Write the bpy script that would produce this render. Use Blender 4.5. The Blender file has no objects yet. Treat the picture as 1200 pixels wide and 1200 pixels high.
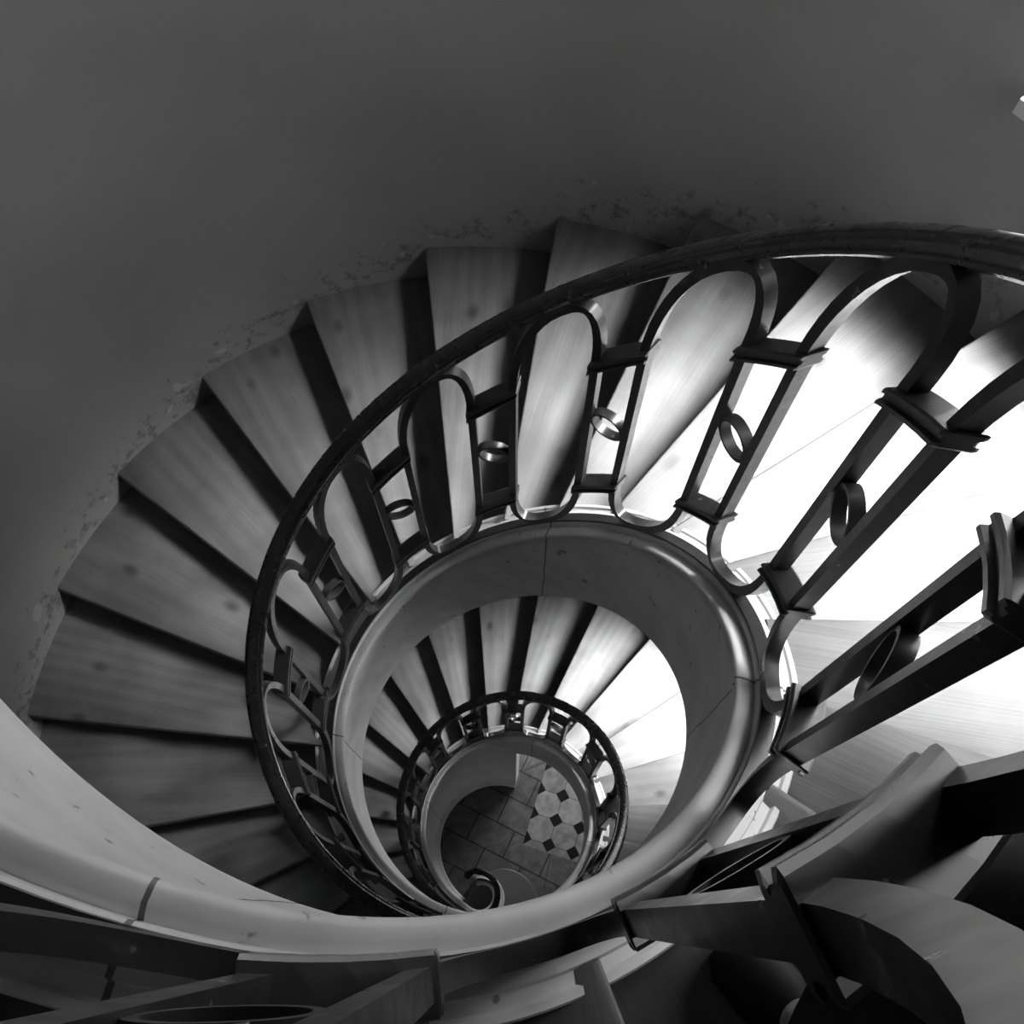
import bpy, bmesh, math, random
from mathutils import Vector, Matrix
random.seed(7)
PI = math.pi
scene = bpy.context.scene
COL = scene.collection
rad = math.radians
deg = math.degrees

# ------------------------------------------------------------------ stair geometry
# u = angle around the well measured clockwise from north (seen from above); the stair climbs with u.
C_ = .6069
U0, DTH = rad(-4.33), .2719
def zz(u):
    """height of the nosing line at angle u"""
    return C_*u - .039*math.cos(u) + .087*math.sin(u) - .0397*math.cos(2*u) + .0085*math.sin(2*u)
def rs(u):
    return 1 + .0078*math.cos(2*u) - .0131*math.sin(2*u)
def P(R, u, dz=0., z=None):
    s = R*rs(u); t = u/(2*PI)
    return Vector((s*math.sin(u) - .0057*t, s*math.cos(u) - .0155*t, (zz(u)+dz) if z is None else z))
def nose_u(k):
    if k <= 3: return U0 + k*DTH
    return U0 + 3*DTH + (k-3)*rad(16.9)
RW = 1.8545
FLOOR = -6.10
CEIL = 5.0
U_OPEN = rad(17-360)          # below here the stringer stands on the floor
U_VOL = rad(210-720)          # start of the volute
U_TOP = rad(335)
RC = .620

# ------------------------------------------------------------------ helpers
def new_obj(name, bm, mat, parent=None, smooth=False, angle=None):
    me = bpy.data.meshes.new(name)
    bmesh.ops.recalc_face_normals(bm, faces=bm.faces)
    if smooth:
        for f in bm.faces: f.smooth = True
        if angle:
            for e in bm.edges:
                if len(e.link_faces) == 2 and e.calc_face_angle(0) > rad(angle): e.smooth = False
    bm.to_mesh(me); bm.free()
    o = bpy.data.objects.new(name, me); COL.objects.link(o)
    if mat: me.materials.append(mat)
    if parent:
        o.parent = parent
        o.matrix_parent_inverse = parent.matrix_world.inverted()
    return o
def empty(name, loc=(0, 0, 0)):
    o = bpy.data.objects.new(name, None); COL.objects.link(o); o.location = loc
    o.empty_display_size = .1
    bpy.context.view_layer.update()
    return o
def tag(o, label, cat=None, group=None, kind=None):
    o['label'] = label
    if cat: o['category'] = cat
    if group: o['group'] = group
    if kind: o['kind'] = kind
    return o
def struct(name, bm, mat, label, **k):
    o = new_obj(name, bm, mat, None, **k); o['kind'] = 'structure'; o['label'] = label
    return o
def loft(bm, rings, closed_ring=True, cap=True, us=None):
    """skin a list of rings (lists of Vectors); stores U (station) and V (profile) in a uv layer"""
    uvl = bm.loops.layers.uv.verify()
    vs = [[bm.verts.new(p) for p in r] for r in rings]
    n = len(rings[0])
    for i in range(len(vs)-1):
        for j in range(n if closed_ring else n-1):
            k = (j+1) % n
            quad = (vs[i][j], vs[i][k], vs[i+1][k], vs[i+1][j])
            if len(set(quad)) < 4: continue
            try: f = bm.faces.new(quad)
            except ValueError: continue
            ua = us[i] if us else i; ub = us[i+1] if us else i+1
            for lp, uv in zip(f.loops, ((ua, j), (ua, j+1), (ub, j+1), (ub, j))): lp[uvl].uv = uv
    if cap and closed_ring:
        for r in (vs[0], vs[-1]):
            try: bm.faces.new(r)
            except ValueError: pass
    return vs

# ------------------------------------------------------------------ materials
def nt(name):
    m = bpy.data.materials.new(name); m.use_nodes = True
    n = m.node_tree; b = n.nodes['Principled BSDF']
    return m, n, b
def N(n, t, **k):
    x = n.nodes.new(t)
    for a, v in k.items():
        if hasattr(x, a): setattr(x, a, v)
        else: x.inputs[a.replace('_', ' ')].default_value = v
    return x
def ramp(n, fac, stops):
    r = n.nodes.new('ShaderNodeValToRGB'); cr = r.color_ramp
    while len(cr.elements) < len(stops): cr.elements.new(.5)
    for e, (p, c) in zip(cr.elements, stops):
        e.position = p; e.color = (c, c, c, 1)
    n.links.new(fac, r.inputs[0]); return r
def mul(n, a, b, fac=1.):
    m = n.nodes.new('ShaderNodeMix'); m.data_type = 'RGBA'; m.blend_type = 'MULTIPLY'
    m.inputs[0].default_value = fac
    n.links.new(a, m.inputs[6]); n.links.new(b, m.inputs[7]); return m
def mixc(n, fac, a, bval):
    m = n.nodes.new('ShaderNodeMix'); m.data_type = 'RGBA'
    n.links.new(fac, m.inputs[0]); n.links.new(a, m.inputs[6]); m.inputs[7].default_value = (bval, bval, bval, 1); return m
def math_n(n, op, a, b=None, c=None):
    m = n.nodes.new('ShaderNodeMath'); m.operation = op
    for i, v in enumerate((a, b, c)):
        if v is None: continue
        if isinstance(v, (int, float)): m.inputs[i].default_value = v
        else: n.links.new(v, m.inputs[i])
    return m.outputs[0]

def mat_plaster(name, base, rough=.85, stains=True):
    m, n, b = nt(name)
    tc = N(n, 'ShaderNodeTexCoord')
    n1 = N(n, 'ShaderNodeTexNoise'); n1.inputs['Scale'].default_value = 2.2; n1.inputs['Detail'].default_value = 8
    n.links.new(tc.outputs['Object'], n1.inputs['Vector'])
    r1 = ramp(n, n1.outputs['Fac'], [(.3, base*.88), (.7, base*1.1)])
    n2 = N(n, 'ShaderNodeTexNoise'); n2.inputs['Scale'].default_value = 22; n2.inputs['Detail'].default_value = 6
    n.links.new(tc.outputs['Object'], n2.inputs['Vector'])
    r2 = ramp(n, n2.outputs['Fac'], [(.24, .45), (.34, 1.)])
    mm = mul(n, r1.outputs[0], r2.outputs[0], .5)
    n.links.new(mm.outputs[2], b.inputs['Base Color'])
    b.inputs['Roughness'].default_value = rough
    bp = N(n, 'ShaderNodeBump'); bp.inputs['Strength'].default_value = .12; bp.inputs['Distance'].default_value = .01
    n.links.new(n2.outputs['Fac'], bp.inputs['Height']); n.links.new(bp.outputs[0], b.inputs['Normal'])
    return m

def mat_wall():
    """painted plaster; scuffed and chipped in a band just above the steps (uv.y = height above the nosing line)"""
    m, n, b = nt('wall_plaster')
    tc = N(n, 'ShaderNodeTexCoord'); uv = N(n, 'ShaderNodeSeparateXYZ')
    n.links.new(tc.outputs['UV'], uv.inputs[0])
    n1 = N(n, 'ShaderNodeTexNoise'); n1.inputs['Scale'].default_value = 1.6; n1.inputs['Detail'].default_value = 9
    n.links.new(tc.outputs['Object'], n1.inputs['Vector'])
    r1 = ramp(n, n1.outputs['Fac'], [(.3, .25), (.7, .31)])
    n2 = N(n, 'ShaderNodeTexNoise'); n2.inputs['Scale'].default_value = 17; n2.inputs['Detail'].default_value = 8; n2.inputs['Roughness'].default_value = .7
    n.links.new(tc.outputs['Object'], n2.inputs['Vector'])
    band = math_n(n, 'SUBTRACT', 1.0, math_n(n, 'MULTIPLY', math_n(n, 'ABSOLUTE', uv.outputs[1]), 3.2))
    band = math_n(n, 'MAXIMUM', band, 0.)
    thr = math_n(n, 'MULTIPLY_ADD', band, .24, .28)
    scuff = math_n(n, 'SMOOTH_MIN', math_n(n, 'MAXIMUM', math_n(n, 'MULTIPLY', math_n(n, 'SUBTRACT', thr, n2.outputs['Fac']), 9.), 0.), 1., .1)
    c1 = mixc(n, math_n(n, 'MULTIPLY', scuff, .75), r1.outputs[0], .09)
    n3 = N(n, 'ShaderNodeTexNoise'); n3.inputs['Scale'].default_value = 9; n3.inputs['Detail'].default_value = 3
    n.links.new(tc.outputs['Object'], n3.inputs['Vector'])
    chip = math_n(n, 'GREATER_THAN', math_n(n, 'MULTIPLY_ADD', band, .14, n3.outputs['Fac']), .80)
    c2 = mixc(n, chip, c1.outputs[2], .36)
    n.links.new(c2.outputs[2], b.inputs['Base Color'])
    b.inputs['Roughness'].default_value = .8
    bp = N(n, 'ShaderNodeBump'); bp.inputs['Strength'].default_value = .15; bp.inputs['Distance'].default_value = .01
    n.links.new(n2.outputs['Fac'], bp.inputs['Height']); n.links.new(bp.outputs[0], b.inputs['Normal'])
    return m

def mat_stone(name, base, joints):
    """painted stone of the stringer: uv.x is the angle in degrees, dark joints at given angles"""
    m, n, b = nt(name)
    tc = N(n, 'ShaderNodeTexCoord'); uv = N(n, 'ShaderNodeSeparateXYZ')
    n.links.new(tc.outputs['UV'], uv.inputs[0])
    n1 = N(n, 'ShaderNodeTexNoise'); n1.inputs['Scale'].default_value = 7; n1.inputs['Detail'].default_value = 7
    n.links.new(tc.outputs['Object'], n1.inputs['Vector'])
    r1 = ramp(n, n1.outputs['Fac'], [(.3, base*.86), (.7, base*1.08)])
    n2 = N(n, 'ShaderNodeTexNoise'); n2.inputs['Scale'].default_value = 28; n2.inputs['Detail'].default_value = 3
    n.links.new(tc.outputs['Object'], n2.inputs['Vector'])
    r2 = ramp(n, n2.outputs['Fac'], [(.27, .25), (.32, 1.)])
    mm = mul(n, r1.outputs[0], r2.outputs[0], .8)
    acc = None
    wob = math_n(n, 'MULTIPLY_ADD', n1.outputs['Fac'], 1.6, -.8)
    ux = math_n(n, 'ADD', uv.outputs[0], wob)
    for j in joints:
        c = math_n(n, 'COMPARE', ux, float(j), .22)
        acc = c if acc is None else math_n(n, 'MAXIMUM', acc, c)
    mc = mixc(n, math_n(n, 'MULTIPLY', acc, .85), mm.outputs[2], .05)
    n.links.new(mc.outputs[2], b.inputs['Base Color'])
    b.inputs['Roughness'].default_value = .5
    bp = N(n, 'ShaderNodeBump'); bp.inputs['Strength'].default_value = .08; bp.inputs['Distance'].default_value = .005
    n.links.new(n1.outputs['Fac'], bp.inputs['Height']); n.links.new(bp.outputs[0], b.inputs['Normal'])
    return m

def mat_wood(name, base, rough=.5):
    """uv.x = distance along the board, uv.y = distance across it, per-step offset"""
    m, n, b = nt(name)
    tc = N(n, 'ShaderNodeTexCoord')
    mp = N(n, 'ShaderNodeMapping'); mp.inputs['Scale'].default_value = (1., 9., 1.)
    n.links.new(tc.outputs['UV'], mp.inputs[0])
    dist = N(n, 'ShaderNodeTexNoise'); dist.inputs['Scale'].default_value = 2.6; dist.inputs['Detail'].default_value = 3
    n.links.new(tc.outputs['UV'], dist.inputs['Vector'])
    ad = N(n, 'ShaderNodeMix'); ad.data_type = 'RGBA'; ad.inputs[0].default_value = .12
    n.links.new(mp.outputs[0], ad.inputs[6]); n.links.new(dist.outputs['Color'], ad.inputs[7])
    w = N(n, 'ShaderNodeTexWave'); w.wave_type = 'BANDS'; w.bands_direction = 'Y'
    w.inputs['Scale'].default_value = .55; w.inputs['Distortion'].default_value = 22.; w.inputs['Detail'].default_value = 2; w.inputs['Detail Scale'].default_value = .35
    n.links.new(ad.outputs[2], w.inputs['Vector'])
    r1 = ramp(n, w.outputs['Fac'], [(.0, base*.9), (.5, base), (1., base*1.07)])
    mp2 = N(n, 'ShaderNodeMapping'); mp2.inputs['Scale'].default_value = (3., 260., 1.)
    n.links.new(tc.outputs['UV'], mp2.inputs[0])
    fine = N(n, 'ShaderNodeTexNoise'); fine.inputs['Scale'].default_value = 1.; fine.inputs['Detail'].default_value = 4
    n.links.new(mp2.outputs[0], fine.inputs['Vector'])
    r2 = ramp(n, fine.outputs['Fac'], [(.3, .68), (.65, 1.)])
    mm = mul(n, r1.outputs[0], r2.outputs[0], .8)
    mp3 = N(n, 'ShaderNodeMapping'); mp3.inputs['Scale'].default_value = (3.4, 5.5, 1.)
    n.links.new(tc.outputs['UV'], mp3.inputs[0])
    kn = N(n, 'ShaderNodeTexVoronoi'); kn.inputs['Scale'].default_value = 1.; kn.inputs['Randomness'].default_value = 1.
    n.links.new(mp3.outputs[0], kn.inputs['Vector'])
    r3 = ramp(n, kn.outputs['Distance'], [(.0, .18), (.08, .5), (.17, 1.)])
    mm2 = mul(n, mm.outputs[2], r3.outputs[0], .95)
    big = N(n, 'ShaderNodeTexNoise'); big.inputs['Scale'].default_value = 3.5; big.inputs['Detail'].default_value = 5
    n.links.new(tc.outputs['UV'], big.inputs['Vector'])
    r4 = ramp(n, big.outputs['Fac'], [(.3, .5), (.64, 1.)])
    mm3 = mul(n, mm2.outputs[2], r4.outputs[0], .8)
    n.links.new(mm3.outputs[2], b.inputs['Base Color'])
    b.inputs['Roughness'].default_value = rough
    bp = N(n, 'ShaderNodeBump'); bp.inputs['Strength'].default_value = .12; bp.inputs['Distance'].default_value = .003
    n.links.new(fine.outputs['Fac'], bp.inputs['Height']); n.links.new(bp.outputs[0], b.inputs['Normal'])
    return m

def mat_iron(name, base, rough, wear=0.):
    m, n, b = nt(name)
    tc = N(n, 'ShaderNodeTexCoord')
    n1 = N(n, 'ShaderNodeTexNoise'); n1.inputs['Scale'].default_value = 38; n1.inputs['Detail'].default_value = 4
    n.links.new(tc.outputs['Object'], n1.inputs['Vector'])
    r1 = ramp(n, n1.outputs['Fac'], [(.3, base*.8), (.69, base*1.2), (.71, base*1.2+wear)])
    n.links.new(r1.outputs[0], b.inputs['Base Color'])
    r2 = ramp(n, n1.outputs['Fac'], [(.3, rough+.1), (.7, rough)])
    n.links.new(r2.outputs[0], b.inputs['Roughness'])
    b.inputs['Specular IOR Level'].default_value = .75
    bp = N(n, 'ShaderNodeBump'); bp.inputs['Strength'].default_value = .05; bp.inputs['Distance'].default_value = .002
    n.links.new(n1.outputs['Fac'], bp.inputs['Height']); n.links.new(bp.outputs[0], b.inputs['Normal'])
    return m

def mat_floor():
    """octagon tiles with small black squares on one side, big cracked slabs on the other"""
    m, n, b = nt('floor_tiles')
    tc = N(n, 'ShaderNodeTexCoord')
    mp = N(n, 'ShaderNodeMapping'); mp.vector_type = 'TEXTURE'
    mp.inputs['Location'].default_value = (.452, .375, 0); mp.inputs['Rotation'].default_value = (0, 0, rad(-19.5))
    mp.inputs['Scale'].default_value = (.224, .224, .224)
    n.links.new(tc.outputs['Object'], mp.inputs[0])
    s = N(n, 'ShaderNodeSeparateXYZ'); n.links.new(mp.outputs[0], s.inputs[0])
    # distance to the nearest tile corner (squares sit there), |fx|+|fy| in cell units
    def dcorner(o):   # distance from the half-integer lines
        fr = math_n(n, 'FRACT', math_n(n, 'ADD', o, 0.))          # 0 at cell centre
        return math_n(n, 'ABSOLUTE', math_n(n, 'SUBTRACT', fr, .5))
    dx, dy = dcorner(s.outputs[0]), dcorner(s.outputs[1])
    sq = math_n(n, 'ADD', dx, dy)
    black = math_n(n, 'LESS_THAN', sq, .27)
    joint = math_n(n, 'LESS_THAN', math_n(n, 'MINIMUM', dx, dy), .012)
    edge = math_n(n, 'LESS_THAN', math_n(n, 'ABSOLUTE', math_n(n, 'SUBTRACT', sq, .28)), .012)
    cell = N(n, 'ShaderNodeTexWhiteNoise'); cell.noise_dimensions = '2D'
    rnd = N(n, 'ShaderNodeVectorMath'); rnd.operation = 'FLOOR'
    half = N(n, 'ShaderNodeVectorMath'); half.operation = 'ADD'; half.inputs[1].default_value = (.5, .5, 0)
    n.links.new(mp.outputs[0], half.inputs[0]); n.links.new(half.outputs[0], rnd.inputs[0]); n.links.new(rnd.outputs[0], cell.inputs['Vector'])
    base = ramp(n, cell.outputs['Value'], [(0., .2), (1., .3)])
    n1 = N(n, 'ShaderNodeTexNoise'); n1.inputs['Scale'].default_value = 14; n1.inputs['Detail'].default_value = 8
    n.links.new(tc.outputs['Object'], n1.inputs['Vector'])
    r1 = ramp(n, n1.outputs['Fac'], [(.3, .62), (.65, 1.1)])
    t = mul(n, base.outputs[0], r1.outputs[0], 1.)
    t1 = mixc(n, math_n(n, 'MAXIMUM', joint, edge), t.outputs[2], .07)
    t2 = mixc(n, black, t1.outputs[2], .008)
    # slabs
    br = N(n, 'ShaderNodeTexBrick'); br.inputs['Scale'].default_value = 1.
    br.inputs['Color1'].default_value = (.13, .13, .13, 1); br.inputs['Color2'].default_value = (.095, .095, .095, 1)
    br.inputs['Mortar'].default_value = (.03, .03, .03, 1); br.inputs['Mortar Size'].default_value = .006
    br.inputs['Brick Width'].default_value = .36; br.inputs['Row Height'].default_value = .25
    mpb = N(n, 'ShaderNodeMapping'); mpb.inputs['Rotation'].default_value = (0, 0, rad(28)); mpb.inputs['Location'].default_value = (.12, .05, 0)
    n.links.new(tc.outputs['Object'], mpb.inputs[0]); n.links.new(mpb.outputs[0], br.inputs[0])
    sl = mul(n, br.outputs[0], r1.outputs[0], 1.)
    vor = N(n, 'ShaderNodeTexVoronoi'); vor.feature = 'DISTANCE_TO_EDGE'; vor.inputs['Scale'].default_value = 2.6
    n.links.new(tc.outputs['Object'], vor.inputs['Vector'])
    crack = math_n(n, 'LESS_THAN', vor.outputs['Distance'], .007)
    sl1 = mixc(n, math_n(n, 'MULTIPLY', crack, .7), sl.outputs[2], .05)
    so = N(n, 'ShaderNodeSeparateXYZ'); n.links.new(tc.outputs['Object'], so.inputs[0])
    z1 = math_n(n, 'GREATER_THAN', s.outputs[0], -.5)
    z2 = math_n(n, 'GREATER_THAN', s.outputs[1], -1.8)
    zone = math_n(n, 'MULTIPLY', z1, z2)
    fin = N(n, 'ShaderNodeMix'); fin.data_type = 'RGBA'
    n.links.new(zone, fin.inputs[0]); n.links.new(sl1.outputs[2], fin.inputs[6]); n.links.new(t2.outputs[2], fin.inputs[7])
    n.links.new(fin.outputs[2], b.inputs['Base Color']); b.inputs['Roughness'].default_value = .65; b.inputs['Specular IOR Level'].default_value = .15
    return m

M_WALL = mat_wall()
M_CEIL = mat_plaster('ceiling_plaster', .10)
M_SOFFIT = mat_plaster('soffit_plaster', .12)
M_STONE = mat_stone('stringer_stone', .74, (292, 200, 109, 27, -78, -160, -248, -331, -425))
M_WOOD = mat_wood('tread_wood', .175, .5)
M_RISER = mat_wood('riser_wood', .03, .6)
M_IRON = mat_iron('painted_iron', .024, .27, .12)
M_RAIL = mat_iron('dark_handrail', .016, .24, .12)
M_FLOOR = mat_floor()
M_SLAB = mat_plaster('step_stone', .10, .5)
M_FRAME = mat_plaster('window_paint', .6, .5)
m, n, b = nt('window_glass')
tr = n.nodes.new('ShaderNodeBsdfTransparent'); tr.inputs[0].default_value = (.95, .95, .95, 1)
gl = n.nodes.new('ShaderNodeBsdfGlossy'); gl.inputs['Roughness'].default_value = .02
mx = n.nodes.new('ShaderNodeMixShader'); mx.inputs[0].default_value = .06
n.links.new(tr.outputs[0], mx.inputs[1]); n.links.new(gl.outputs[0], mx.inputs[2])
n.links.new(mx.outputs[0], n.nodes['Material Output'].inputs[0])
M_GLASS = m

# ------------------------------------------------------------------ the setting
# openings in the round wall: (u0, u1 degrees, z0, z1)
OPEN = {'window_1': (50, 93, 1.2, 3.1), 'window_2': (48, 80, 1.0-3.80, 3.0-3.80), 'door_1': (4, 44, FLOOR, FLOOR+2.0)}
THICK = .42
def build_wall():
    bm = bmesh.new(); uvl = bm.loops.layers.uv.verify()
    us = set(range(0, 361, 3))
    zs = {FLOOR, CEIL}
    z = FLOOR
    while z < CEIL: zs.add(round(z, 3)); z += .35
    for a, c, z0, z1 in OPEN.values():
        us |= {a, c}; zs |= {z0, z1}
    us = sorted(us); zs = sorted(zs)
    def inside(ua, ub, za, zb):
        m_, k_ = (ua+ub)/2, (za+zb)/2
        return any(a < m_ < c and z0 < k_ < z1 for a, c, z0, z1 in OPEN.values())
    def near_dz(u, z):
        # height above the nearest turn of the nosing line
        best = 9
        for t in (-2, -1, 0, 1):
            d_ = z - zz(rad(u)+2*PI*t)
            if abs(d_) < abs(best): best = d_
        return best
    cache = {}
    def V(u, z, R):
        key = (u % 360, round(z, 4), R)
        if key not in cache:
            s = R*rs(rad(u)); cache[key] = bm.verts.new((s*math.sin(rad(u)), s*math.cos(rad(u)), z))
        return cache[key]
    def face(pts):
        try: f = bm.faces.new([V(u, z, R) for u, z, R in pts])
        except ValueError: return
        for lp, (u, z, R) in zip(f.loops, pts): lp[uvl].uv = (u, near_dz(u, z))
    for i in range(len(us)-1):
        for j in range(len(zs)-1):
            a, c, z0, z1 = us[i], us[i+1], zs[j], zs[j+1]
            if inside(a, c, z0, z1): continue
            face([(a, z0, RW), (c, z0, RW), (c, z1, RW), (a, z1, RW)])
            face([(a, z0, RW+THICK), (c, z0, RW+THICK), (c, z1, RW+THICK), (a, z1, RW+THICK)])
    for a, c, z0, z1 in OPEN.values():
        for i in range(len(us)-1):
            if a <= us[i] and us[i+1] <= c:
                for z in (z0, z1):
                    face([(us[i], z, RW), (us[i+1], z, RW), (us[i+1], z, RW+THICK), (us[i], z, RW+THICK)])
        for j in range(len(zs)-1):
            if z0 <= zs[j] and zs[j+1] <= z1:
                for u in (a, c):
                    face([(u, zs[j], RW), (u, zs[j+1], RW), (u, zs[j+1], RW+THICK), (u, zs[j], RW+THICK)])
    return struct('wall_round', bm, M_WALL, 'grey scuffed plaster wall curving around the staircase', smooth=True, angle=25)
build_wall()

def disc(name, R, z, th, mat, label):
    bm = bmesh.new()
    rings = []
    for zz_ in (z, z-th if name == 'floor' else z+th):
        rings.append([Vector((R*math.sin(rad(a)), R*math.cos(rad(a)), zz_)) for a in range(0, 360, 5)])
    loft(bm, rings)
    return struct(name, bm, mat, label)
disc('floor', RW+THICK+1.2, FLOOR, .2, M_FLOOR, 'stone entrance floor of pale octagon tiles with small black squares')
disc('ceiling', RW+THICK, CEIL, .2, M_CEIL, 'plain grey ceiling over the stairwell')

def window(name, a, c, z0, z1, label, panes=True):
    root = empty(name, P(RW+.3, rad((a+c)/2), z=z0)); root['kind'] = 'structure'; root['label'] = label
    R0, R1 = RW+THICK-.13, RW+THICK-.07
    def slab(ua, ub, za, zb, ra, rb, bm):
        st = max(2, int((ub-ua)/3)+1)
        rings = []
        for i in range(st):
            u = rad(ua+(ub-ua)*i/(st-1))
            rings.append([Vector((r*rs(u)*math.sin(u), r*rs(u)*math.cos(u), z)) for r, z in ((ra, za), (rb, za), (rb, zb), (ra, zb))])
        loft(bm, rings)
    bm = bmesh.new()
    w = .9
    slab(a, a+w*1.6, z0, z1, R0, R1, bm); slab(c-w*1.6, c, z0, z1, R0, R1, bm)
    slab(a, c, z0, z0+.06, R0, R1, bm); slab(a, c, z1-.06, z1, R0, R1, bm)
    if panes:
        mid = (a+c)/2
        slab(mid-w, mid+w, z0, z1, R0-.01, R1+.01, bm)
        for t in (.34, .67): slab(a, c, z0+(z1-z0)*t-.012, z0+(z1-z0)*t+.012, R0+.01, R1-.01, bm)
    new_obj('window_frame', bm, M_FRAME, root)
    if panes:
        bm = bmesh.new(); slab(a+1, c-1, z0+.03, z1-.03, R0+.027, R0+.031, bm)
        new_obj('pane', bm, M_GLASS, root)
        bm = bmesh.new(); slab(a-.5, c+.5, z0-.03, z0+.012, RW-.03, RW+THICK-.14, bm)
        new_obj('window_sill', bm, M_FRAME, root)
    return root
window('window_1', *OPEN['window_1'], 'bright deep-set window lighting the upper turn of the stair')
window('window_2', *OPEN['window_2'], 'bright deep-set window lighting the lower turn of the stair')
window('door_1', *OPEN['door_1'], 'open doorway at floor level letting daylight onto the tiles', panes=False)

# ------------------------------------------------------------------ steps
K0, K1 = -35, 20
UP = 'wooden steps of the upper turn'
LOW = 'wooden steps of the lower turn'
ORD = ['first', 'second', 'third', 'fourth', 'fifth', 'sixth', 'seventh', 'eighth', 'ninth', 'tenth', 'eleventh', 'twelfth', 'thirteenth', 'fourteenth', 'fifteenth']
def step_label(k):
    if k == 2: return 'pale grained wooden step crossed by the handrail, highest wall corner still showing', UP
    if 3 <= k <= 5: return {3: 'wooden step with wavy bright grain near the right edge of the photo', 4: 'glaring white step of the upper turn just above the wavy-grained one', 5: 'glaring white step of the upper turn, second above the wavy-grained one'}[k], UP
    if k == 6: return 'glaring white step of the upper turn, last before the dark grained board', UP
    if k == 7: return 'grey wooden step with coarse grain at the right, first one out of the glare', UP
    if k == 8: return 'dark step with a chipped pale line, next above the coarse-grained one', UP
    if -11 <= k <= 1: return 'upper-turn wooden step, %s down from the highest one with its wall corner showing' % ORD[1-k], UP
    j = k+23
    if j == 2: return 'lower-turn wooden step bordering the white glare, its near half brightly lit', LOW
    if 3 <= j <= 5: return 'glaring white step of the lower turn, %s up from the last grained one' % ORD[j-3], LOW
    if j == 6: return 'grey wooden step of the lower turn, first one out of the glare at the right', LOW
    if j == 7: return 'dark step of the lower turn with a thin pale edge, above the grey one', LOW
    if -5 <= j <= 1: return 'lower-turn wooden step, %s down from the one bordering the white glare' % ORD[1-j], LOW
    if k <= -34: return {-35: 'rounded bottom step swinging round the stair volute on the entrance floor', -34: 'second step up from the entrance floor, its edge running into the volute'}[k], 'bottom steps'
    return ('wooden winder step hidden behind the stringer turns', 'hidden winder steps')

TH = .042; OV = .022
def build_step(k):
    ua, ub = nose_u(k), nose_u(k+1)
    z = zz(ua)
    if k < K0+1: z = FLOOR+.145
    lab, grp = step_label(k)
    um = (ua+ub)/2
    root = empty('stair_step', P(1.2, um, z=z-.16))
    tag(root, lab, 'step', grp)
    Ri, Ro = RC+.02, RW+.012
    ox, oy = random.uniform(0, 40), random.uniform(0, 40)
    # tread: parallel-nosing board with rounded front edge, runs OV under the next riser
    bm = bmesh.new(); uvl = bm.loops.layers.uv.verify()
    nR = 10
    rows = []
    prof = [(0., -TH), (-.0, -.012), (.004, -.004), (.012, 0.)]
    for i in range(nR+1):
        R = Ri+(Ro-Ri)*i/nR
        pts = []
        for off, dz in prof:
            pts.append((P(R, ua+off/R, z=z+dz)))
        ue = ub + .035/R
        for t in (.33, .66, 1.): pts.append(P(R, ua+.012/R+(ue-ua-.012/R)*t, z=z))
        pts.append(P(R, ue, z=z-TH))
        rows.append(pts)
    vs = [[bm.verts.new(p) for p in r] for r in rows]
    mid = Vector((math.sin(um), math.cos(um), 0)); tan = Vector((math.cos(um), -math.sin(um), 0))
    m_ = len(rows[0])
    for i in range(nR):
        for j in range(m_):
            q = (vs[i][j], vs[i][(j+1) % m_], vs[i+1][(j+1) % m_], vs[i+1][j])
            f = bm.faces.new(q)
            for lp in f.loops: lp[uvl].uv = (lp.vert.co.dot(mid)+ox, lp.vert.co.dot(tan)+oy)
    bm.faces.new(vs[0]); bm.faces.new(vs[-1])
    new_obj('tread', bm, M_WOOD, root, smooth=True, angle=30)
    # riser: from the tread below up to this tread
    bm = bmesh.new(); uvl = bm.loops.layers.uv.verify()
    zb = zz(nose_u(k-1)) if k > K0 else FLOOR
    if k == K0+1: zb = FLOOR+.145
    rings = []
    for i in range(nR+1):
        R = Ri+(Ro-Ri)*i/nR
        a0, a1 = ua+OV/R, ua+(OV+.025)/R
        rings.append([P(R, a0, z=zb-TH*.5), P(R, a1, z=zb-TH*.5), P(R, a1, z=z-TH), P(R, a0, z=z-TH)])
    loft(bm, rings)
    for f in bm.faces:
        for lp in f.loops: lp[uvl].uv = (lp.vert.co.dot(mid)+ox, lp.vert.co.z+oy)
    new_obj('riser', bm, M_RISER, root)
for k in range(K0+1, K1+1): build_step(k)

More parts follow.
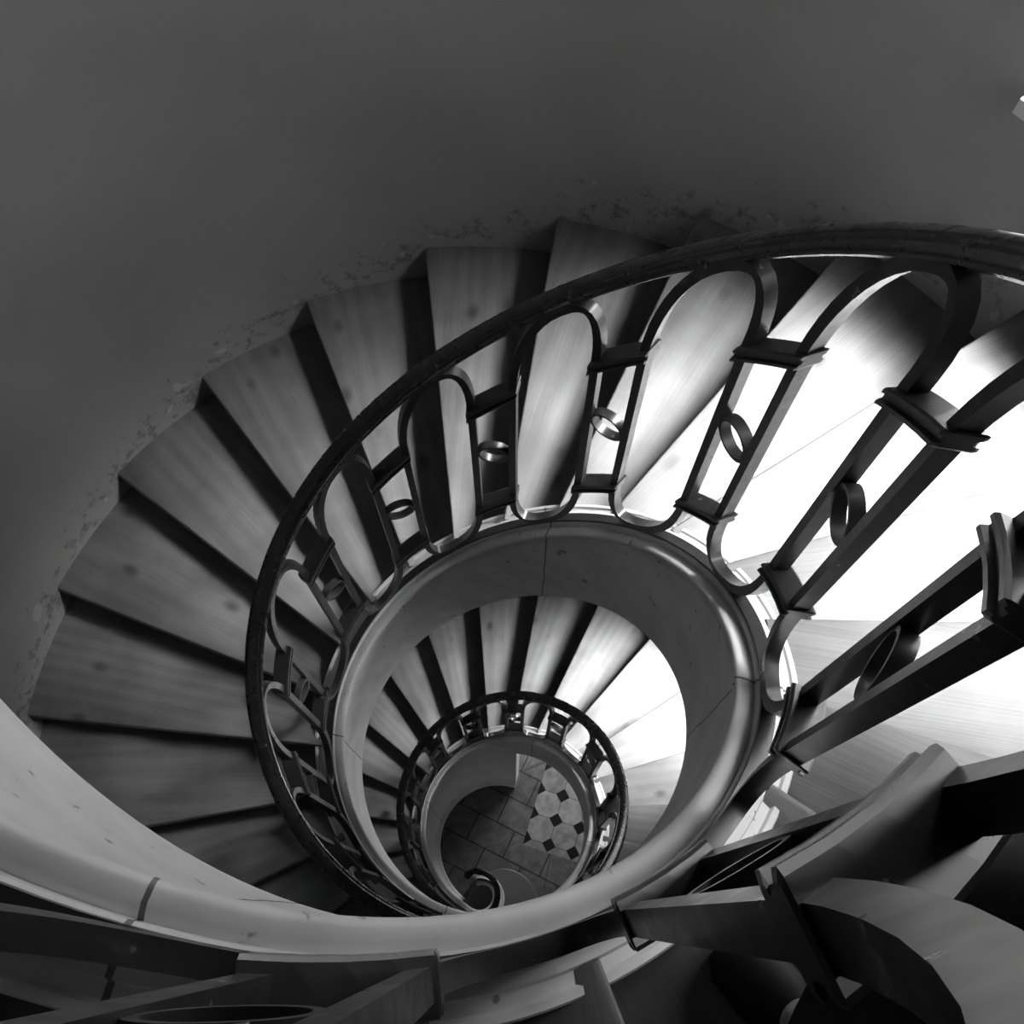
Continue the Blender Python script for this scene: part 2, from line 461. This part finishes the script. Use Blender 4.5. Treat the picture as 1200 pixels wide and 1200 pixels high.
def bottom_step():
    """curtail step swinging around the volute"""
    z = FLOOR+.145
    lab, grp = step_label(-35)
    root = empty('stair_step', (.1, -.8, FLOOR)); tag(root, lab, 'step', grp)
    def outline(ins):
        # arc in front of the volute, then out to the wall
        pts = []
        c = Vector((.02, -.47)); r = .30-ins
        for a in range(-75, 96, 9):      # compass angles
            pts.append(Vector((c.x+r*math.sin(rad(a)), c.y+r*math.cos(rad(a)))))
        ue = nose_u(-35)+rad(2)
        e0 = P(1.1, nose_u(-35)-rad(7)+ins/1.1, z=0); pts.append(Vector((e0.x, e0.y)))
        e1 = P(RW, nose_u(-35)-rad(5)+ins/RW, z=0); pts.append(Vector((e1.x, e1.y)))
        for t in range(1, 5):
            q = P(RW, nose_u(-35)-rad(5)+(nose_u(-34)+rad(1)-nose_u(-35)+rad(5))*t/4, z=0); pts.append(Vector((q.x, q.y)))
        q = P(.66, nose_u(-34)+rad(2), z=0); pts.append(Vector((q.x, q.y)))
        pts.append(Vector((-.33, -.42)))
        return pts
    bm = bmesh.new(); uvl = bm.loops.layers.uv.verify()
    loft(bm, [[Vector((p.x, p.y, zq)) for p in outline(i_)] for zq, i_ in ((z-TH, 0.), (z-.006, 0.), (z, .006))])
    for f in bm.faces:
        for lp in f.loops: lp[uvl].uv = (lp.vert.co.y+3, lp.vert.co.x+5)
    new_obj('tread', bm, M_SLAB, root)
    bm = bmesh.new()
    loft(bm, [[Vector((p.x, p.y, zq)) for p in outline(OV)] for zq in (FLOOR, z-TH)])
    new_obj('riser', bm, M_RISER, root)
bottom_step()

# soffit under the steps
bm = bmesh.new()
rings, us_ = [], []
u = rad(-345)
while u <= nose_u(K1+1):
    rings.append([P(R, u, dz=d_) for R, d_ in ((RC+.03, -.34), (RW+.01, -.34), (RW+.01, -.29), (RC+.03, -.29))]); us_.append(deg(u)); u += rad(4)
loft(bm, rings, us=us_)
so = new_obj('stair_soffit', bm, M_SOFFIT, smooth=True, angle=40)
tag(so, 'grey plastered underside spiralling beneath the wooden steps', 'soffit')

# ------------------------------------------------------------------ stations along the well edge (helix, then volute)
VC = Vector((-.165, -.335))
def vol_r(dl): return .088+.172*(.5+.5*math.cos(PI*min(dl, 200)/200))-.00006*dl
VEND = 250
def stations(ua, ub, step=3.):
    """yield (label angle deg, function(off, dz, zabs)->Vector) from high u down to low u; ub None = into the volute"""
    out = []
    u = ua
    end = U_VOL if ub is None else ub
    nst = max(2, int(abs(deg(ua-end))/step)+1)
    for i in range(nst):
        uu = ua+(end-ua)*i/(nst-1)
        out.append((deg(uu), (lambda off, dz, zabs=None, uu=uu: P(RC+off, uu, dz=dz, z=zabs)), uu))
    if ub is None:
        z0 = zz(U_VOL)
        p0 = P(RC, U_VOL)
        base = Vector((p0.x, p0.y)) - Vector((VC.x+vol_r(0)*math.sin(rad(210)), VC.y+vol_r(0)*math.cos(rad(210))))
        for i in range(1, int(VEND/6)+1):
            dl = i*6.; ph = rad(210-dl)
            cz = z0-.085*(1-math.exp(-dl/45)); k_ = math.exp(-dl/30)
            bx, by = VC.x+base.x*k_, VC.y+base.y*k_
            def f(off, dz, zabs=None, ph=ph, dl=dl, cz=cz, bx=bx, by=by):
                sc = 1-.25*min(1, dl/VEND)
                r = vol_r(dl)+off*sc
                return Vector((bx+r*math.sin(ph), by+r*math.cos(ph), (cz+dz) if zabs is None else zabs))
            out.append((deg(U_VOL)-dl, f, U_VOL-rad(dl)))
    return out

# stringer: plain inner face, rolled moulding along its top, flat where the iron sits, low kerb at the steps
R1, R2, R4, R5 = .569-RC, .556-RC, .607-RC, .671-RC
def arc(cx, cz, r, a0, a1, n_, sx=1.):
    return [(cx+sx*r*math.cos(rad(a0+(a1-a0)*i/(n_-1))), cz+r*math.sin(rad(a0+(a1-a0)*i/(n_-1)))) for i in range(n_)]
prof_top = [(R1, -.096), (R1-.006, -.091), (R1-.006, -.080), (R1+.001, -.076), (R1+.001, -.062)]
prof_top += arc(R1-.001, -.036, .0125, 225, 75, 8)         # rolled lip
prof_top += [(R1+.008, -.024), (R1+.015, -.028), (R1+.021, -.035)]   # falls away outwards
prof_top += [(R1+.0225, -.036), (R1+.0225, -.022)]
prof_top += arc(R1+.030, -.012, .0085, 190, 75, 5)         # small bead
prof_top += [(R4-.005, -.008), (R4-.004, -.001), (R4+.014, -.001), (R4+.016, -.010), (R4+.030, -.013), (R4+.034, -.026), (R5-.016, -.028)]
prof_top += [(R5-.012, -.022), (R5-.003, -.023), (R5, -.030)]
LOWZ = -.641
def build_stringer():
    root = empty('stair_stringer', (0, 0, FLOOR)); tag(root, 'pale painted stone stringer with rolled moulding spiralling around the open well', 'stringer')
    bm = bmesh.new()
    rings, ul = [], []
    sts = stations(U_TOP, U_OPEN, 2.5)
    for a, f, u in sts:
        rings.append([f(R1, LOWZ)]+[f(o_, d_) for o_, d_ in prof_top]+[f(R5, LOWZ)]); ul.append(a)
    # rounded vertical end, then the part that stands on the floor
    for a, f, u in stations(U_OPEN, None, 2.5):
        rings.append([f(R1, 0, FLOOR)]+[f(o_, d_) for o_, d_ in prof_top]+[f(R5, 0, FLOOR)]); ul.append(a)
    loft(bm, rings, us=ul)
    new_obj('stone_body', bm, M_STONE, root, smooth=True, angle=28)
    bm = bmesh.new(); rings, ul = [], []
    for a, f, u in stations(U_OPEN, None, 2.5):
        pr = [(R1+.01, 0.), (R1-.034, 0.), (R1-.034, .07)]+arc(R1-.022, .085, .014, 200, 60, 5)+[(R1-.012, .115), (R1+.01, .125)]
        rings.append([f(o_, 0, FLOOR+d_) for o_, d_ in pr]); ul.append(a)
    loft(bm, rings, us=ul)
    new_obj('plinth', bm, M_STONE, root, smooth=True, angle=40)
build_stringer()

# ------------------------------------------------------------------ railing
rail_root = empty('stair_railing', P(RC, 0))
tag(rail_root, 'black iron railing of tall rounded loops with dark handrail, winding down to the floor', 'railing')
def sweep(name, prof, ua, ub, mat, step=2.5, end_taper=False, ang=40):
    bm = bmesh.new(); rings, ul = [], []
    for a, f, u in stations(ua, ub, step):
        rings.append([f(o_, d_) for o_, d_ in prof]); ul.append(a)
    loft(bm, rings, us=ul)
    return new_obj(name, bm, mat, rail_root, smooth=True, angle=ang)
H3 = 1.104
ro = .629-RC
half = [(.0255, .004), (.0265, .010), (.0250, .017), (.0215, .0205), (.0185, .0195), (.0165, .0215), (.0150, .0245), (.0080, .0275)]
low = [(.0225, -.006), (.0205, -.010), (.0225, -.014), (.0215, -.021), (.0150, -.028)]
hand_prof = [(ro+x, H3+y) for x, y in half]+[(ro-x, H3+y) for x, y in reversed(half)]+[(ro-x, H3+y) for x, y in low]+[(ro+x, H3+y) for x, y in reversed(low)]
sweep('handrail', hand_prof, U_TOP, None, M_RAIL, ang=24)
sweep('bottom_rail', [(R4-.013, -.004), (R4+.013, -.004), (R4+.013, .008), (R4-.013, .008)], U_TOP, None, M_IRON)

CENTRES = [321.5, 293, 265, 237, 209, 181, 152.8, 124, 96, 67.6, 38.3, 10, -17.8, -45, -74, -101.5, -128, -154.5, -181, -207, -233, -260, -289.5, -317.8, -345.2, -371.8, -398.5, -425, -452, -479]
HB = 4.95      # half width of a ladder panel in degrees
def rloop(dz):
    return .607 + (0. if dz < .85 else .012*(dz-.85)/.2)
def surf(udeg, dz): return P(rloop(dz), rad(udeg), dz=dz)
def flat_bar(bm, path, thick, depth, closed):
    """flat bar following a path on the railing surface; depth is radial"""
    pts = [surf(*q) for q in path]
    n_ = len(pts); rings = []
    for i in range(n_):
        a_ = pts[(i-1) % n_] if (closed or i > 0) else pts[i]
        c_ = pts[(i+1) % n_] if (closed or i < n_-1) else pts[i]
        t = (c_-a_).normalized(); u_ = rad(path[i][0]); nr = Vector((math.sin(u_), math.cos(u_), 0))
        nr = (nr-t*nr.dot(t)).normalized(); s_ = t.cross(nr)
        p = pts[i]
        rings.append([p+nr*(sx*depth/2)+s_*(sy*thick/2) for sx, sy in ((-1, -1), (1, -1), (1, 1), (-1, 1))])
    if closed: rings.append(rings[0])
    vs = [[bm.verts.new(q) for q in r] for r in (rings[:-1] if closed else rings)]
    m_ = len(vs)
    for i in range(m_ if closed else m_-1):
        for j in range(4):
            bm.faces.new((vs[i][j], vs[i][(j+1) % 4], vs[(i+1) % m_][(j+1) % 4], vs[(i+1) % m_][j]))
    if not closed: bm.faces.new(vs[0]); bm.faces.new(vs[-1])
ZB, ZT, ZLB, ZLT = .016, 1.078, .235, .845
def loop_path(ul, ur):
    c, hw = (ul+ur)/2, (ur-ul)/2
    path = []
    e = 2/2.35
    for i in range(19):      # top arch from right to left
        a_ = rad(180*i/18); path.append((c+hw*math.copysign(abs(math.cos(a_))**e, math.cos(a_)), ZLT+(ZT-ZLT)*abs(math.sin(a_))**e))
    for t in (.25, .5, .75): path.append((ul, ZLT+(ZLB-ZLT)*t))
    for i in range(19):
        a_ = rad(180+180*i/18); path.append((c+hw*math.copysign(abs(math.cos(a_))**e, math.cos(a_)), ZLB-(ZLB-ZB)*abs(math.sin(a_))**e))
    for t in (.25, .5, .75): path.append((ur, ZLB+(ZLT-ZLB)*t))
    out = [path[0]]
    for q in path[1:]:
        if abs(q[0]-out[-1][0]) > .02 or abs(q[1]-out[-1][1]) > .002: out.append(q)
    return out
for i in range(len(CENTRES)-1):
    hi, lo = CENTRES[i], CENTRES[i+1]
    bm = bmesh.new(); flat_bar(bm, loop_path(lo+HB, hi-HB), .0195, .026, True)
    new_obj('iron_loop', bm, M_IRON, rail_root, smooth=True, angle=35)
def crossbar(c, z):
    bm = bmesh.new()
    ri, rr = .582, .632
    h = .017
    prof = [(ri, -h), (ri+.004, -h-.003), (rr-.004, -h-.003), (rr, -h), (rr, -h+.008), (rr-.006, -h+.011), (rr-.006, h-.011), (rr, h-.008), (rr, h), (rr-.004, h+.003), (ri+.004, h+.003), (ri, h), (ri, h-.008), (ri+.006, h-.011), (ri+.006, -h+.011), (ri, -h+.008)]
    rings = []
    W = HB+1.35
    for t, s in ((-1, .8), (-.97, 1.), (-.5, 1.), (0, 1.), (.5, 1.), (.97, 1.), (1, .8)):
        rings.append([P((r-.607)*s+.607, rad(c+W*t), dz=z+dz*s) for r, dz in prof])
    loft(bm, rings)
    new_obj('crossbar', bm, M_IRON, rail_root)
for c in CENTRES:
    crossbar(c, .845); crossbar(c, .235)
    u_ = rad(c); ctr = P(.607, u_, dz=.56); t = Vector((math.cos(u_), -math.sin(u_), 0)); nr = Vector((math.sin(u_), math.cos(u_), 0))
    bm = bmesh.new(); vs = []
    for i in range(32):
        a_ = 2*PI*i/32; dr = t*math.cos(a_)+Vector((0, 0, 1))*math.sin(a_)
        vs.append([bm.verts.new(ctr+dr*r_+nr*y_) for r_, y_ in ((.0445, -.0125), (.0445, .0095), (.0375, .0095), (.0375, -.0125))])
    for i in range(32):
        for j in range(4): bm.faces.new((vs[i][j], vs[i][(j+1) % 4], vs[(i+1) % 32][(j+1) % 4], vs[(i+1) % 32][j]))
    new_obj('ring', bm, M_IRON, rail_root, smooth=True, angle=40)
# newel knob closing the volute
f_end = stations(U_TOP, None)[-1][1]
for (nm, dz0, dz1, rr) in (('newel_post', -.02, H3-.02, .014),):
    bm = bmesh.new(); p = f_end(0, 0)
    rings = [[Vector((p.x+q*math.cos(2*PI*i/16), p.y+q*math.sin(2*PI*i/16), p.z+zq)) for i in range(16)] for zq, q in ((dz0, .03), (.04, .03), (.06, .018), (.5, .014), (.52, .022), (.54, .014), (dz1, .014))]
    loft(bm, rings); new_obj(nm, bm, M_IRON, rail_root, smooth=True, angle=50)
bm = bmesh.new(); p = f_end(0, H3)
bmesh.ops.create_uvsphere(bm, u_segments=20, v_segments=12, radius=.03, matrix=Matrix.Translation(p))
new_obj('end_knob', bm, M_RAIL, rail_root, smooth=True)


# ------------------------------------------------------------------ person standing at the railing
def mat_plain(name, c, rough):
    m, n, b = nt(name)
    tc = N(n, 'ShaderNodeTexCoord'); n1 = N(n, 'ShaderNodeTexNoise'); n1.inputs['Scale'].default_value = 60
    n.links.new(tc.outputs['Object'], n1.inputs['Vector'])
    r = ramp(n, n1.outputs['Fac'], [(.3, c*.8), (.7, c*1.15)]); n.links.new(r.outputs[0], b.inputs['Base Color'])
    b.inputs['Roughness'].default_value = rough; b.inputs['Specular IOR Level'].default_value = .2
    return m
M_SKIN = mat_plain('skin', .32, .5); M_COAT = mat_plain('black_coat', .006, .95); M_TROUSER = mat_plain('dark_trousers', .006, .95)
M_SHOE = mat_plain('black_shoes', .006, .6); M_HAIR = mat_plain('dark_hair', .012, .5)
def skinned(name, verts, edges, radii, root_i, mat, parent, sub=2):
    me = bpy.data.meshes.new(name); me.from_pydata([tuple(v) for v in verts], edges, [])
    o = bpy.data.objects.new(name, me); COL.objects.link(o); me.materials.append(mat)
    sk = o.modifiers.new('skin', 'SKIN'); sk.use_smooth_shade = True
    lay = me.skin_vertices[0].data if me.skin_vertices else None
    if lay is None:
        bm = bmesh.new(); bm.from_mesh(me); bm.verts.layers.skin.verify(); bm.to_mesh(me); bm.free(); lay = me.skin_vertices[0].data
    for i, r in enumerate(radii):
        lay[i].radius = r if isinstance(r, tuple) else (r, r)
        lay[i].use_root = (i == root_i)
    sb = o.modifiers.new('sub', 'SUBSURF'); sb.levels = sub; sb.render_levels = sub
    if parent:
        o.parent = parent; o.matrix_parent_inverse = parent.matrix_world.inverted()
    return o
def person():
    ang = rad(139.5)
    inw = Vector((-math.sin(ang), -math.cos(ang), 0)); left = Vector((-inw.y, inw.x, 0))   # facing the well
    za = zz(nose_u(8)); zb_ = zz(nose_u(9))
    ground = P(.88, ang, z=0); ground.z = 0
    def Q(f, l, z): return ground+inw*f+left*l+Vector((0, 0, z))
    uL = math.atan2(*(Q(.08, .10, 0))[:2]); uR = math.atan2(*(Q(.08, -.10, 0))[:2])
    zl = zb_ if uL > nose_u(9) else za
    zr = zb_ if uR > nose_u(9) else za
    zm = (zl+zr)/2
    root = empty('person', Q(0, 0, min(zl, zr)))
    tag(root, 'person in a long black coat and dark trousers standing on the stair behind the railing', 'person')
    V_, E_, Rr = [], [], []
    def add(p, r, par=None):
        V_.append(p); Rr.append(r)
        if par is not None: E_.append((par, len(V_)-1))
        return len(V_)-1
    H = zm
    pel = add(Q(-.02, 0, H+.92), (.15, .11))
    waist = add(Q(0, 0, H+1.08), (.13, .095), pel)
    chest = add(Q(.03, 0, H+1.28), (.16, .115), waist)
    neck0 = add(Q(.07, 0, H+1.43), (.075, .065), chest)
    neck = add(Q(.09, 0, H+1.49), .052, neck0)
    hd = add(Q(.12, 0, H+1.56), (.068, .075), neck)
    hd2 = add(Q(.135, 0, H+1.64), (.075, .092), hd)
    add(Q(.13, 0, H+1.71), (.055, .07), hd2)
    for sgn, zf in ((1, zl), (-1, zr)):
        hip = add(Q(-.02, .09*sgn, H+.86), .085, pel)
        kn = add(Q(.04, .10*sgn, (H+zf)/2+.47), .056, hip)
        calf = add(Q(.02, .10*sgn, zf+.34), .054, kn)
        ank = add(Q(0, .10*sgn, zf+.10), .038, calf)
        add(Q(.09, .105*sgn, zf+.045), (.036, .03), ank)
        sh = add(Q(.05, .17*sgn, H+1.38), .06, chest)
        el = add(Q(-.05, .24*sgn, H+1.10), .042, sh)
        wr = add(Q(.0, .265*sgn, H+.87), .028, el)
        palm = add(Q(.01, .268*sgn, H+.82), (.018, .036), wr)
        pl = add(Q(.015, .268*sgn, H+.785), (.016, .036), palm)
        for dl_, ln in ((-.028, .075), (-.009, .085), (.010, .08), (.028, .06)):
            a1 = add(Q(.015+dl_, .268*sgn, H+.76), .009, pl)
            a2 = add(Q(.018+dl_, .262*sgn, H+.76-ln*.5), .0085, a1)
            add(Q(.02+dl_, .250*sgn, H+.76-ln), .008, a2)
        t1 = add(Q(.05, .262*sgn, H+.80), .010, palm)
        add(Q(.062, .255*sgn, H+.765), .009, t1)
    skinned('body', V_, E_, Rr, 0, M_SKIN, root)
    # face: nose, eyes, mouth, ears
    bm = bmesh.new()
    bmesh.ops.create_cone(bm, cap_ends=True, segments=8, radius1=.014, radius2=.006, depth=.035, matrix=Matrix.Translation(Q(.235, 0, H+1.615)))
    new_obj('nose', bm, M_SKIN, root, smooth=True)
    for sgn in (1, -1):
        bm = bmesh.new(); bmesh.ops.create_uvsphere(bm, u_segments=10, v_segments=8, radius=.012, matrix=Matrix.Translation(Q(.208, .032*sgn, H+1.64)))
        new_obj('eye', bm, M_HAIR, root, smooth=True)
        bm = bmesh.new(); bmesh.ops.create_uvsphere(bm, u_segments=10, v_segments=8, radius=.022, matrix=Matrix.Translation(Q(.13, .078*sgn, H+1.625)) @ Matrix.Scale(.4, 4, left))
        new_obj('ear', bm, M_SKIN, root, smooth=True)
    bm = bmesh.new(); bmesh.ops.create_cube(bm, size=1, matrix=Matrix.Translation(Q(.213, 0, H+1.578)) @ Matrix.Rotation(math.atan2(inw.y, inw.x), 4, 'Z') @ Matrix.Diagonal((.008, .045, .008, 1)))
    new_obj('mouth', bm, M_HAIR, root)
    # hair cap
    bm = bmesh.new()
    bmesh.ops.create_uvsphere(bm, u_segments=24, v_segments=14, radius=1., matrix=Matrix.Translation(Q(.11, 0, H+1.665)) @ Matrix.Rotation(math.atan2(inw.y, inw.x), 4, 'Z') @ Matrix.Diagonal((.105, .088, .10, 1)))
    bmesh.ops.delete(bm, geom=[v for v in bm.verts if (v.co-Q(.11, 0, H+1.665)).dot(inw) > .055 and v.co.z < H+1.70 or v.co.z < H+1.58], context='VERTS')
    new_obj('hair', bm, M_HAIR, root, smooth=True)
    # coat: lofted skirt and torso, plus sleeves
    bm = bmesh.new()
    def oval(f, z, a, b_, wob=0.):
        return [Q(f+(b_+wob*math.cos(7*t))*math.cos(t), (a+wob*math.cos(7*t))*math.sin(t), z) for t in [2*PI*i/40 for i in range(40)]]
    rings = [oval(-.01, H+.40, .235, .195, .012), oval(-.01, H+.55, .225, .185, .01), oval(-.01, H+.80, .205, .165, .005), oval(0, H+1.0, .18, .14), oval(.01, H+1.12, .165, .13),
             oval(.03, H+1.3, .20, .14), oval(.045, H+1.40, .19, .125), oval(.06, H+1.455, .11, .09), oval(.08, H+1.50, .075, .07)]
    loft(bm, rings, cap=False)
    new_obj('coat', bm, M_COAT, root, smooth=True)
    for sgn in (1, -1):
        skinned('sleeve', [Q(.05, .15*sgn, H+1.40), Q(.05, .18*sgn, H+1.37), Q(-.05, .24*sgn, H+1.10), Q(-.005, .263*sgn, H+.89)], [(0, 1), (1, 2), (2, 3)], [.07, .072, .058, .042], 0, M_COAT, root)
    for sgn, zf in ((1, zl), (-1, zr)):
        skinned('trouser_leg', [Q(-.02, .09*sgn, H+.84), Q(.04, .10*sgn, (H+zf)/2+.47), Q(.02, .10*sgn, zf+.30), Q(.005, .10*sgn, zf+.06)], [(0, 1), (1, 2), (2, 3)], [.105, .078, .072, .068], 0, M_TROUSER, root)
        bm = bmesh.new()
        rg = []
        for f, hw, ht in ((-.07, .028, .05), (-.05, .038, .085), (.0, .041, .10), (.06, .043, .075), (.12, .047, .055), (.165, .042, .045), (.185, .025, .03)):
            cy = .103*sgn
            rg.append([Q(f, cy+hw*math.cos(t), zf+max(.002, ht*.5+ht*.5*math.sin(t))) for t in [2*PI*i/14 for i in range(14)]])
        loft(bm, rg); new_obj('shoe', bm, M_SHOE, root, smooth=True)
person()

# ------------------------------------------------------------------ light
w = bpy.data.worlds.new('sky'); scene.world = w; w.use_nodes = True
n = w.node_tree; bg = n.nodes['Background']
SUN_AZ, SUN_EL, SKY, GLOW = 86., 64., 8., 400.
L = (math.sin(rad(SUN_AZ))*math.cos(rad(SUN_EL)), math.cos(rad(SUN_AZ))*math.cos(rad(SUN_EL)), math.sin(rad(SUN_EL)))
tc = n.nodes.new('ShaderNodeTexCoord')
dt = n.nodes.new('ShaderNodeVectorMath'); dt.operation = 'DOT_PRODUCT'; dt.inputs[1].default_value = L
n.links.new(tc.outputs['Generated'], dt.inputs[0])
mr = n.nodes.new('ShaderNodeMapRange'); mr.interpolation_type = 'SMOOTHSTEP'
mr.inputs['From Min'].default_value = math.cos(rad(25)); mr.inputs['From Max'].default_value = math.cos(rad(8))
mr.inputs['To Min'].default_value = 0; mr.inputs['To Max'].default_value = GLOW
n.links.new(dt.outputs['Value'], mr.inputs['Value'])
sp = n.nodes.new('ShaderNodeSeparateXYZ'); n.links.new(tc.outputs['Generated'], sp.inputs[0])
m2 = n.nodes.new('ShaderNodeMapRange'); m2.inputs['From Min'].default_value = -.05; m2.inputs['From Max'].default_value = .05
m2.inputs['To Min'].default_value = SKY*.25; m2.inputs['To Max'].default_value = SKY
n.links.new(sp.outputs[2], m2.inputs['Value'])
n.links.new(math_n(n, 'ADD', mr.outputs[0], m2.outputs[0]), bg.inputs[1]); bg.inputs[0].default_value = (1, 1, 1, 1)
w.cycles.sampling_method = 'MANUAL'; w.cycles.sample_map_resolution = 512
def portal(a, c, z0, z1):
    L = bpy.data.lights.new('sky_portal', 'AREA'); L.shape = 'RECTANGLE'
    um = rad((a+c)/2); R = RW+THICK+.02
    L.size = 2*R*math.sin(rad((c-a)/2)); L.size_y = z1-z0
    L.cycles.is_portal = True
    o = bpy.data.objects.new('sky_portal', L); COL.objects.link(o)
    o.location = (R*math.sin(um), R*math.cos(um), (z0+z1)/2)
    o.rotation_euler = Vector((-math.sin(um), -math.cos(um), 0)).to_track_quat('-Z', 'Y').to_euler()
for v in OPEN.values(): portal(*v)

# ------------------------------------------------------------------ camera
cd = bpy.data.cameras.new('camera'); cam = bpy.data.objects.new('camera', cd); COL.objects.link(cam)
cam.matrix_world = Matrix.Translation((.1148, -.5718, 2.9471)) @ Matrix.Rotation(.3808, 4, 'X') @ Matrix.Rotation(-.0359, 4, 'Z')
cd.sensor_width = 36; cd.lens = 36*1129.6/1200
cd.shift_x = (600-586.64)/1200; cd.shift_y = (623.51-600)/1200
cd.clip_start = .004; cd.clip_end = 60
scene.camera = cam
scene.view_settings.view_transform = 'Standard'; scene.view_settings.look = 'None'
scene.view_settings.gamma = 1; scene.view_settings.use_curve_mapping = False
scene.view_settings.exposure = 0.
scene.cycles.use_denoising = True
scene.cycles.max_bounces = 10; scene.cycles.diffuse_bounces = 6
